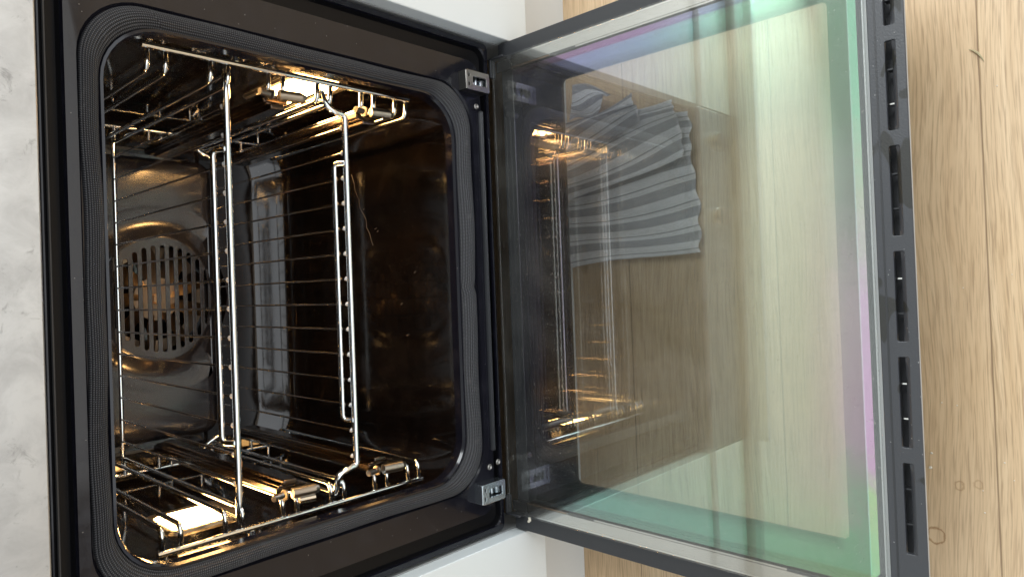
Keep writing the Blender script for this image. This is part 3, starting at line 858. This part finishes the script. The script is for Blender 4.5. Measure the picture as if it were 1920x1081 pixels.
add_tube(bm, fillet([(0.2170, yb2 + .003, Z2h), (0.2110, yb2 + .002, Z2h - .000), (0.2040, yb2, Z2 + .014), (0.1990, yb2, Z2), (-0.1980, yb2, Z2), (-0.2030, yb2, Z2 + .014), (-0.2110, yb2 + .002, Z2h - .000), (-0.2170, yb2 + .003, Z2h)], 0.008, 6), 0.0031, 12)
finish('rear_rod', bm, 'chrome', sh2, angle=60)
bm = bmesh.new()
add_tube(bm, fillet([(0.1410, 0.0560, Z2 + .002), (0.1410, 0.067, Z2 + .008), (-0.1410, 0.067, Z2 + .008), (-0.1410, 0.0560, Z2 + .002)], 0.010, 7), 0.0031, 12)
finish('guard_loop', bm, 'chrome', sh2, angle=60)
wires(sh2, Z2 + 0.0015, 0.0595, yb2, [0.1805 - 0.0278 * k for k in range(14)], 0.067)

# ------------------------------------------------------------------ tea towel on the floor under the door
def cloth(name, corners, nu, nv, z, amp, uv0, uv1, parent=None, seed=0, edge_amp=0.0):
    """corners: p00 (u0,v0), p10 (u1,v0), p11, p01 ; u runs along the stripes"""
    bm = bmesh.new(); uvl = bm.loops.layers.uv.new('UVMap'); g = []
    for j in range(nv + 1):
        row = []
        for i in range(nu + 1):
            u = i / nu; v = j / nv
            a = Vector(corners[0]).lerp(Vector(corners[1]), u); b = Vector(corners[3]).lerp(Vector(corners[2]), u)
            p = a.lerp(b, v)
            fold = math.sin(v * 10.5 + 1.6 * math.sin(u * 2.2 + seed) + seed) * 0.5 + 0.5
            fold2 = math.sin(v * 41 + u * 5 + seed * 2) * 0.5 + 0.5
            zz = z + amp * (fold * 0.75 + fold2 * 0.22) * (0.55 + 0.45 * u)
            sh = 0.006 * math.sin(u * 4.0 + v * 6 + seed)
            ex = edge_amp * (u ** 3) * math.sin(v * 34 + seed)
            row.append(bm.verts.new((p.x + sh, p.y + ex, zz)))
        g.append(row)
    for j in range(nv):
        for i in range(nu):
            f = bm.faces.new((g[j][i], g[j][i + 1], g[j + 1][i + 1], g[j + 1][i]))
            for lp, (a, b) in zip(f.loops, ((i, j), (i + 1, j), (i + 1, j + 1), (i, j + 1))):
                lp[uvl].uv = (a / nu, uv0 + (uv1 - uv0) * b / nv)
    o = finish(name, bm, 'towel_cloth', parent, angle=80)
    sd = o.modifiers.new('solid', 'SOLIDIFY'); sd.thickness = 0.0022; sd.offset = 1
    return o
tw = empty('tea_towel', (0.12, -0.09, FZ))
tag(tw, 'grey and white striped tea towel crumpled on the floor under the glass door', 'towel')
def T(o): o.location = (-0.12, 0.09, -FZ); return o
T(cloth('towel_body', [(0.030, 0.030), (0.045, -0.196), (0.196, -0.172), (0.222, 0.030)], 46, 90, FZ + 0.004, 0.010, 0.0, 1.0, tw, 0.3, 0.004)) if False else None
def V3(a): return [(x, y, 0) for x, y in a]
T(cloth('towel_body', V3([(0.012, 0.035), (0.036, -0.198), (0.205, -0.186), (0.205, 0.035)]), 50, 110, FZ + 0.003, 0.010, 0.0, 1.0, tw, 0.3, 0.002))
T(cloth('towel_fold', V3([(0.100, 0.020), (0.150, -0.186), (0.222, -0.170), (0.200, 0.020)]), 40, 50, FZ + 0.016, 0.005, 0.35, 0.86, tw, 1.1, 0.001))
T(cloth('towel_fold', V3([(0.170, 0.010), (0.196, -0.130), (0.236, -0.118), (0.205, 0.015)]), 36, 30, FZ + 0.022, 0.004, 0.1, 0.42, tw, 2.2, 0.001))
T(cloth('towel_fold', V3([(0.215, -0.020), (0.222, -0.064), (0.246, -0.086), (0.262, -0.026)]), 24, 24, FZ + 0.020, 0.003, 0.55, 0.92, tw, 0.8, 0.0))

# ------------------------------------------------------------------ small litter on the floor
bm = bmesh.new()
sp_ = [(0.2005, -0.4690), (0.1985, -0.4725), (0.1950, -0.4760), (0.1905, -0.4785), (0.1870, -0.4800)]
add_tube(bm, [(a, b, FZ + .0012 + .0005 * math.sin(i)) for i, (a, b) in enumerate(sp_)], 0.001, 6, rad=[.0003, .0009, .0011, .0007, .0003])
o = finish('wood_shaving', bm, 'shaving'); tag(o, 'small curled pale shaving lying across the floor board seam', 'shaving')
CR = [(-0.1900, -0.4230, 0.0016, 'round pale crumb, largest of those on the boards beside the door edge'),
      (-0.1760, -0.4245, 0.0012, 'thin pale crumb nearest the curved fibre mark beside the door edge')]
for x, y, r, lb in CR:
    bm = bmesh.new(); bmesh.ops.create_icosphere(bm, subdivisions=2, radius=r)
    for v in bm.verts: v.co *= random.uniform(.75, 1.15); v.co.z *= .6
    o = finish('crumb', bm, 'crumb'); o.location = (x, y, FZ + r * .5); tag(o, lb, 'crumb')
src = None
for i in range(16):
    x = random.uniform(-.27, -.10) if i < 12 else random.uniform(-.1, .25); y = random.uniform(-.54, -.462) if i % 2 else random.uniform(-.50, -.425)
    if src is None:
        bm = bmesh.new(); bmesh.ops.create_icosphere(bm, subdivisions=1, radius=0.0007)
        src = finish('crumb', bm, 'crumb'); o = src
    else:
        o = src.copy(); link(o)
    o.location = (x, y, FZ + .0004); o.scale = [random.uniform(.5, 1.2)] * 3
    tag(o, 'tiny pale crumb speck, one of many scattered on the oak boards', 'crumb', 'crumb specks on the oak boards')
